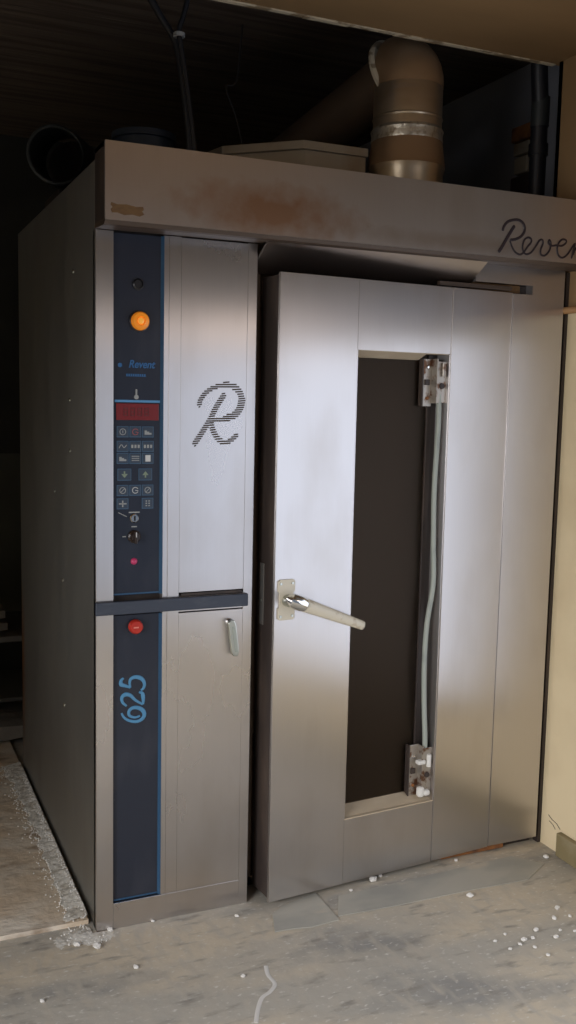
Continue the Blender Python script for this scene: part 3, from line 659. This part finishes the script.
crumb(0.814,-0.058,0.6,'flat small crumb left of the largest one on the long floor sheet')
crumb(1.152,-0.232,1.1,'white crumb at the front edge of the long floor sheet')
crumb(1.249,-0.007,0.7,'small crumb close under the right half of the oven door')
crumb(0.060,-0.219,0.8,'lone white crumb on the floor in front of the navy strip cabinet')
crumb(1.557,-0.103,1.0,'white chip beside the broken end of the plinth')
crumb(-0.017,-0.081,1.2,'white plaster lump off the front left corner of the oven')
crumb(-0.068,-0.050,0.9,'white plaster lump just left of the oven front corner')
crumb(0.039,-0.006,0.8,'small white lump against the foot of the oven front')
crumb(0.170,-0.005,0.5,'tiny white lump at the foot of the control strip cabinet')
crumb(0.415,-0.071,0.6,'small white lump at the right foot of the control cabinet')
crumb(0.320,-0.368,0.7,'white crumb beside the paint drip in the foreground')
crumb(-0.205,-0.277,0.6,'small pale crumb in the lower left foreground')
crumb(1.366,-0.397,0.95,'white crumb in the loose scatter on the dark floor at lower right','crumbs scattered at lower right')
crumb(1.318,-0.442,0.85,'white crumb in the loose scatter on the dark floor at lower right','crumbs scattered at lower right')
crumb(1.290,-0.504,0.55,'white crumb in the loose scatter on the dark floor at lower right','crumbs scattered at lower right')
crumb(1.222,-0.477,0.75,'white crumb in the loose scatter on the dark floor at lower right','crumbs scattered at lower right')
crumb(1.185,-0.509,0.65,'white crumb in the loose scatter on the dark floor at lower right','crumbs scattered at lower right')
crumb(1.129,-0.522,0.55,'white crumb in the loose scatter on the dark floor at lower right','crumbs scattered at lower right')
crumb(1.160,-0.551,0.55,'white crumb in the loose scatter on the dark floor at lower right','crumbs scattered at lower right')
crumb(1.169,-0.599,0.65,'white crumb in the loose scatter on the dark floor at lower right','crumbs scattered at lower right')
crumb(1.154,-0.508,0.85,'white crumb in the loose scatter on the dark floor at lower right','crumbs scattered at lower right')
crumb(1.253,-0.531,0.75,'white crumb in the loose scatter on the dark floor at lower right','crumbs scattered at lower right')
crumb(1.372,-0.450,0.55,'white crumb in the loose scatter on the dark floor at lower right','crumbs scattered at lower right')
crumb(1.329,-0.525,0.55,'white crumb in the loose scatter on the dark floor at lower right','crumbs scattered at lower right')
crumb(1.121,-0.460,0.55,'white crumb in the loose scatter on the dark floor at lower right','crumbs scattered at lower right')
crumb(1.086,-0.532,0.55,'white crumb in the loose scatter on the dark floor at lower right','crumbs scattered at lower right')
crumb(1.070,-0.481,0.55,'white crumb in the loose scatter on the dark floor at lower right','crumbs scattered at lower right')
# dusty debris along the foot of the oven side
b = MB(); t = bmesh.new()
for k in range(2200):
    u = random.random() ** .8; y = -.06 + u * 1.45
    x = -.014 - abs(random.gauss(0, .034)) - .02 * (u > .9)
    if y < .0: x = random.uniform(-.09, .03); 
    if y < .06 and x > -.016: y = random.uniform(-.06, -.02)
    r = random.uniform(.0008, .0034) * (1.3 if random.random() < .1 else 1)
    z = (.014 if y > .056 else 0.0) + max(0, .012 * (1 - abs(x + .014) / .03)) * (y > .056)
    q = bmesh.ops.create_icosphere(t, subdivisions=1, radius=r, matrix=Matrix.Translation((x, y, z + r * .4)) @ Matrix.Rotation(random.random() * 3, 4, 'X'))
i = b.absorb(t, 'crumb')
from mathutils import noise as mn
def heap(x0, x1, y0, y1, nx, ny, fn):
    t = bmesh.new(); g = []
    for iy in range(ny + 1):
        row = []
        for ix in range(nx + 1):
            x = x0 + (x1 - x0) * ix / nx; y = y0 + (y1 - y0) * iy / ny
            row.append(t.verts.new((x, y, fn(x, y))))
        g.append(row)
    for iy in range(ny):
        for ix in range(nx): t.faces.new((g[iy][ix], g[iy][ix + 1], g[iy + 1][ix + 1], g[iy + 1][ix]))
    b.absorb(t, 'dust', None, True)
def side_h(x, y):
    wd = .055 + .022 * mn.noise(Vector((0, y * 5, 3))) + .016 * mn.noise(Vector((2, y * 19, 1))) + (.04 * max(0, y - 1.0))
    d = (-.012 - x) / wd
    return .014 + .013 * (1 - d) + .004 * mn.noise(Vector((x * 60, y * 60, 0))) * (1.2 - min(1, d)) - (.006 if d > 1 else 0)
heap(-.150, -.0121, .064, 1.39, 30, 260, side_h)
def front_h(x, y):
    d = math.hypot((x + .03) / .085, (y + .005) / .055) + .35 * mn.noise(Vector((x * 30, y * 30, 5)))
    return .0045 * (1 - d) + .0012 * mn.noise(Vector((x * 120, y * 120, 2)))
heap(-.13, .07, -.075, -.004, 44, 18, front_h)
heap(-.13, -.0125, -.004, .052, 26, 14, front_h)
tag(b.build('plaster_rubble'), 'pale crumbled plaster dust heaped along the foot of the oven side', 'rubble', kind='stuff')
# spilled paint line
b = MB()
b.tube(smooth_path([(x, y, .0005) for x, y in PAINT], 6), .006, 'paint', 8, True, (0, 0, 1, .15))
tag(b.build('paint_drip'), 'thin curved white paint drip on the floor in the foreground', 'paint mark')

# ================================================================ behind, far left
bt = thing('work_bench', 'low grey metal bench against the back wall left behind the oven', 'bench', (-.20, 2.25, 0))
MB().box((-.42, -.28, .40), (.45, .28, .43), 'bench', .004).build('bench_top', bt)
MB().box((-.40, -.25, .10), (.43, .25, .12), 'bench', .003).build('shelf', bt)
for x in (-.40, .40):
    for y in (-.25, .25): MB().box((x - .015, y - .015, 0.014), (x + .015, y + .015, .40), 'bench', .002).build('leg', bt)
b = MB()
for k, (dz, s) in enumerate(((0, 1), (.060, .95))):
    t = bmesh.new(); bmesh.ops.create_cube(t, size=1); bmesh.ops.subdivide_edges(t, edges=t.edges[:], cuts=6, use_grid_fill=True)
    for v in t.verts:
        x, y, z = v.co * 2; f = 1 - .22 * abs(x) ** 3 - .2 * abs(y) ** 3
        v.co = Vector((x * .19 * s, y * .15 * s, z * .028 * f + random.uniform(-.002, .002)))
    b.absorb(t, 'sack', Matrix.Translation((-.16, 2.18, .4585 + dz + .004)), True)
    if k == 0: tag(b.build('paper_sack'), 'lower flattened grey sack on the low bench', 'sack')
    else: tag(b.build('paper_sack'), 'upper flattened grey sack on the low bench', 'sack')
    b = MB()
b = MB(); t = bmesh.new(); bmesh.ops.create_cube(t, size=1); bmesh.ops.subdivide_edges(t, edges=t.edges[:], cuts=8, use_grid_fill=True)
for v in t.verts:
    x, y, z = v.co * 2; f = 1 - .3 * abs(x) ** 3 - .25 * abs(y) ** 3
    v.co = Vector((x * .26, y * .12, z * .045 * f + random.uniform(-.004, .004)))
b.absorb(t, 'sack', Matrix.Translation((-.16, 1.78, .062)), True)
tag(b.build('paper_sack'), 'slumped grey sack on the floor in front of the low bench', 'sack')
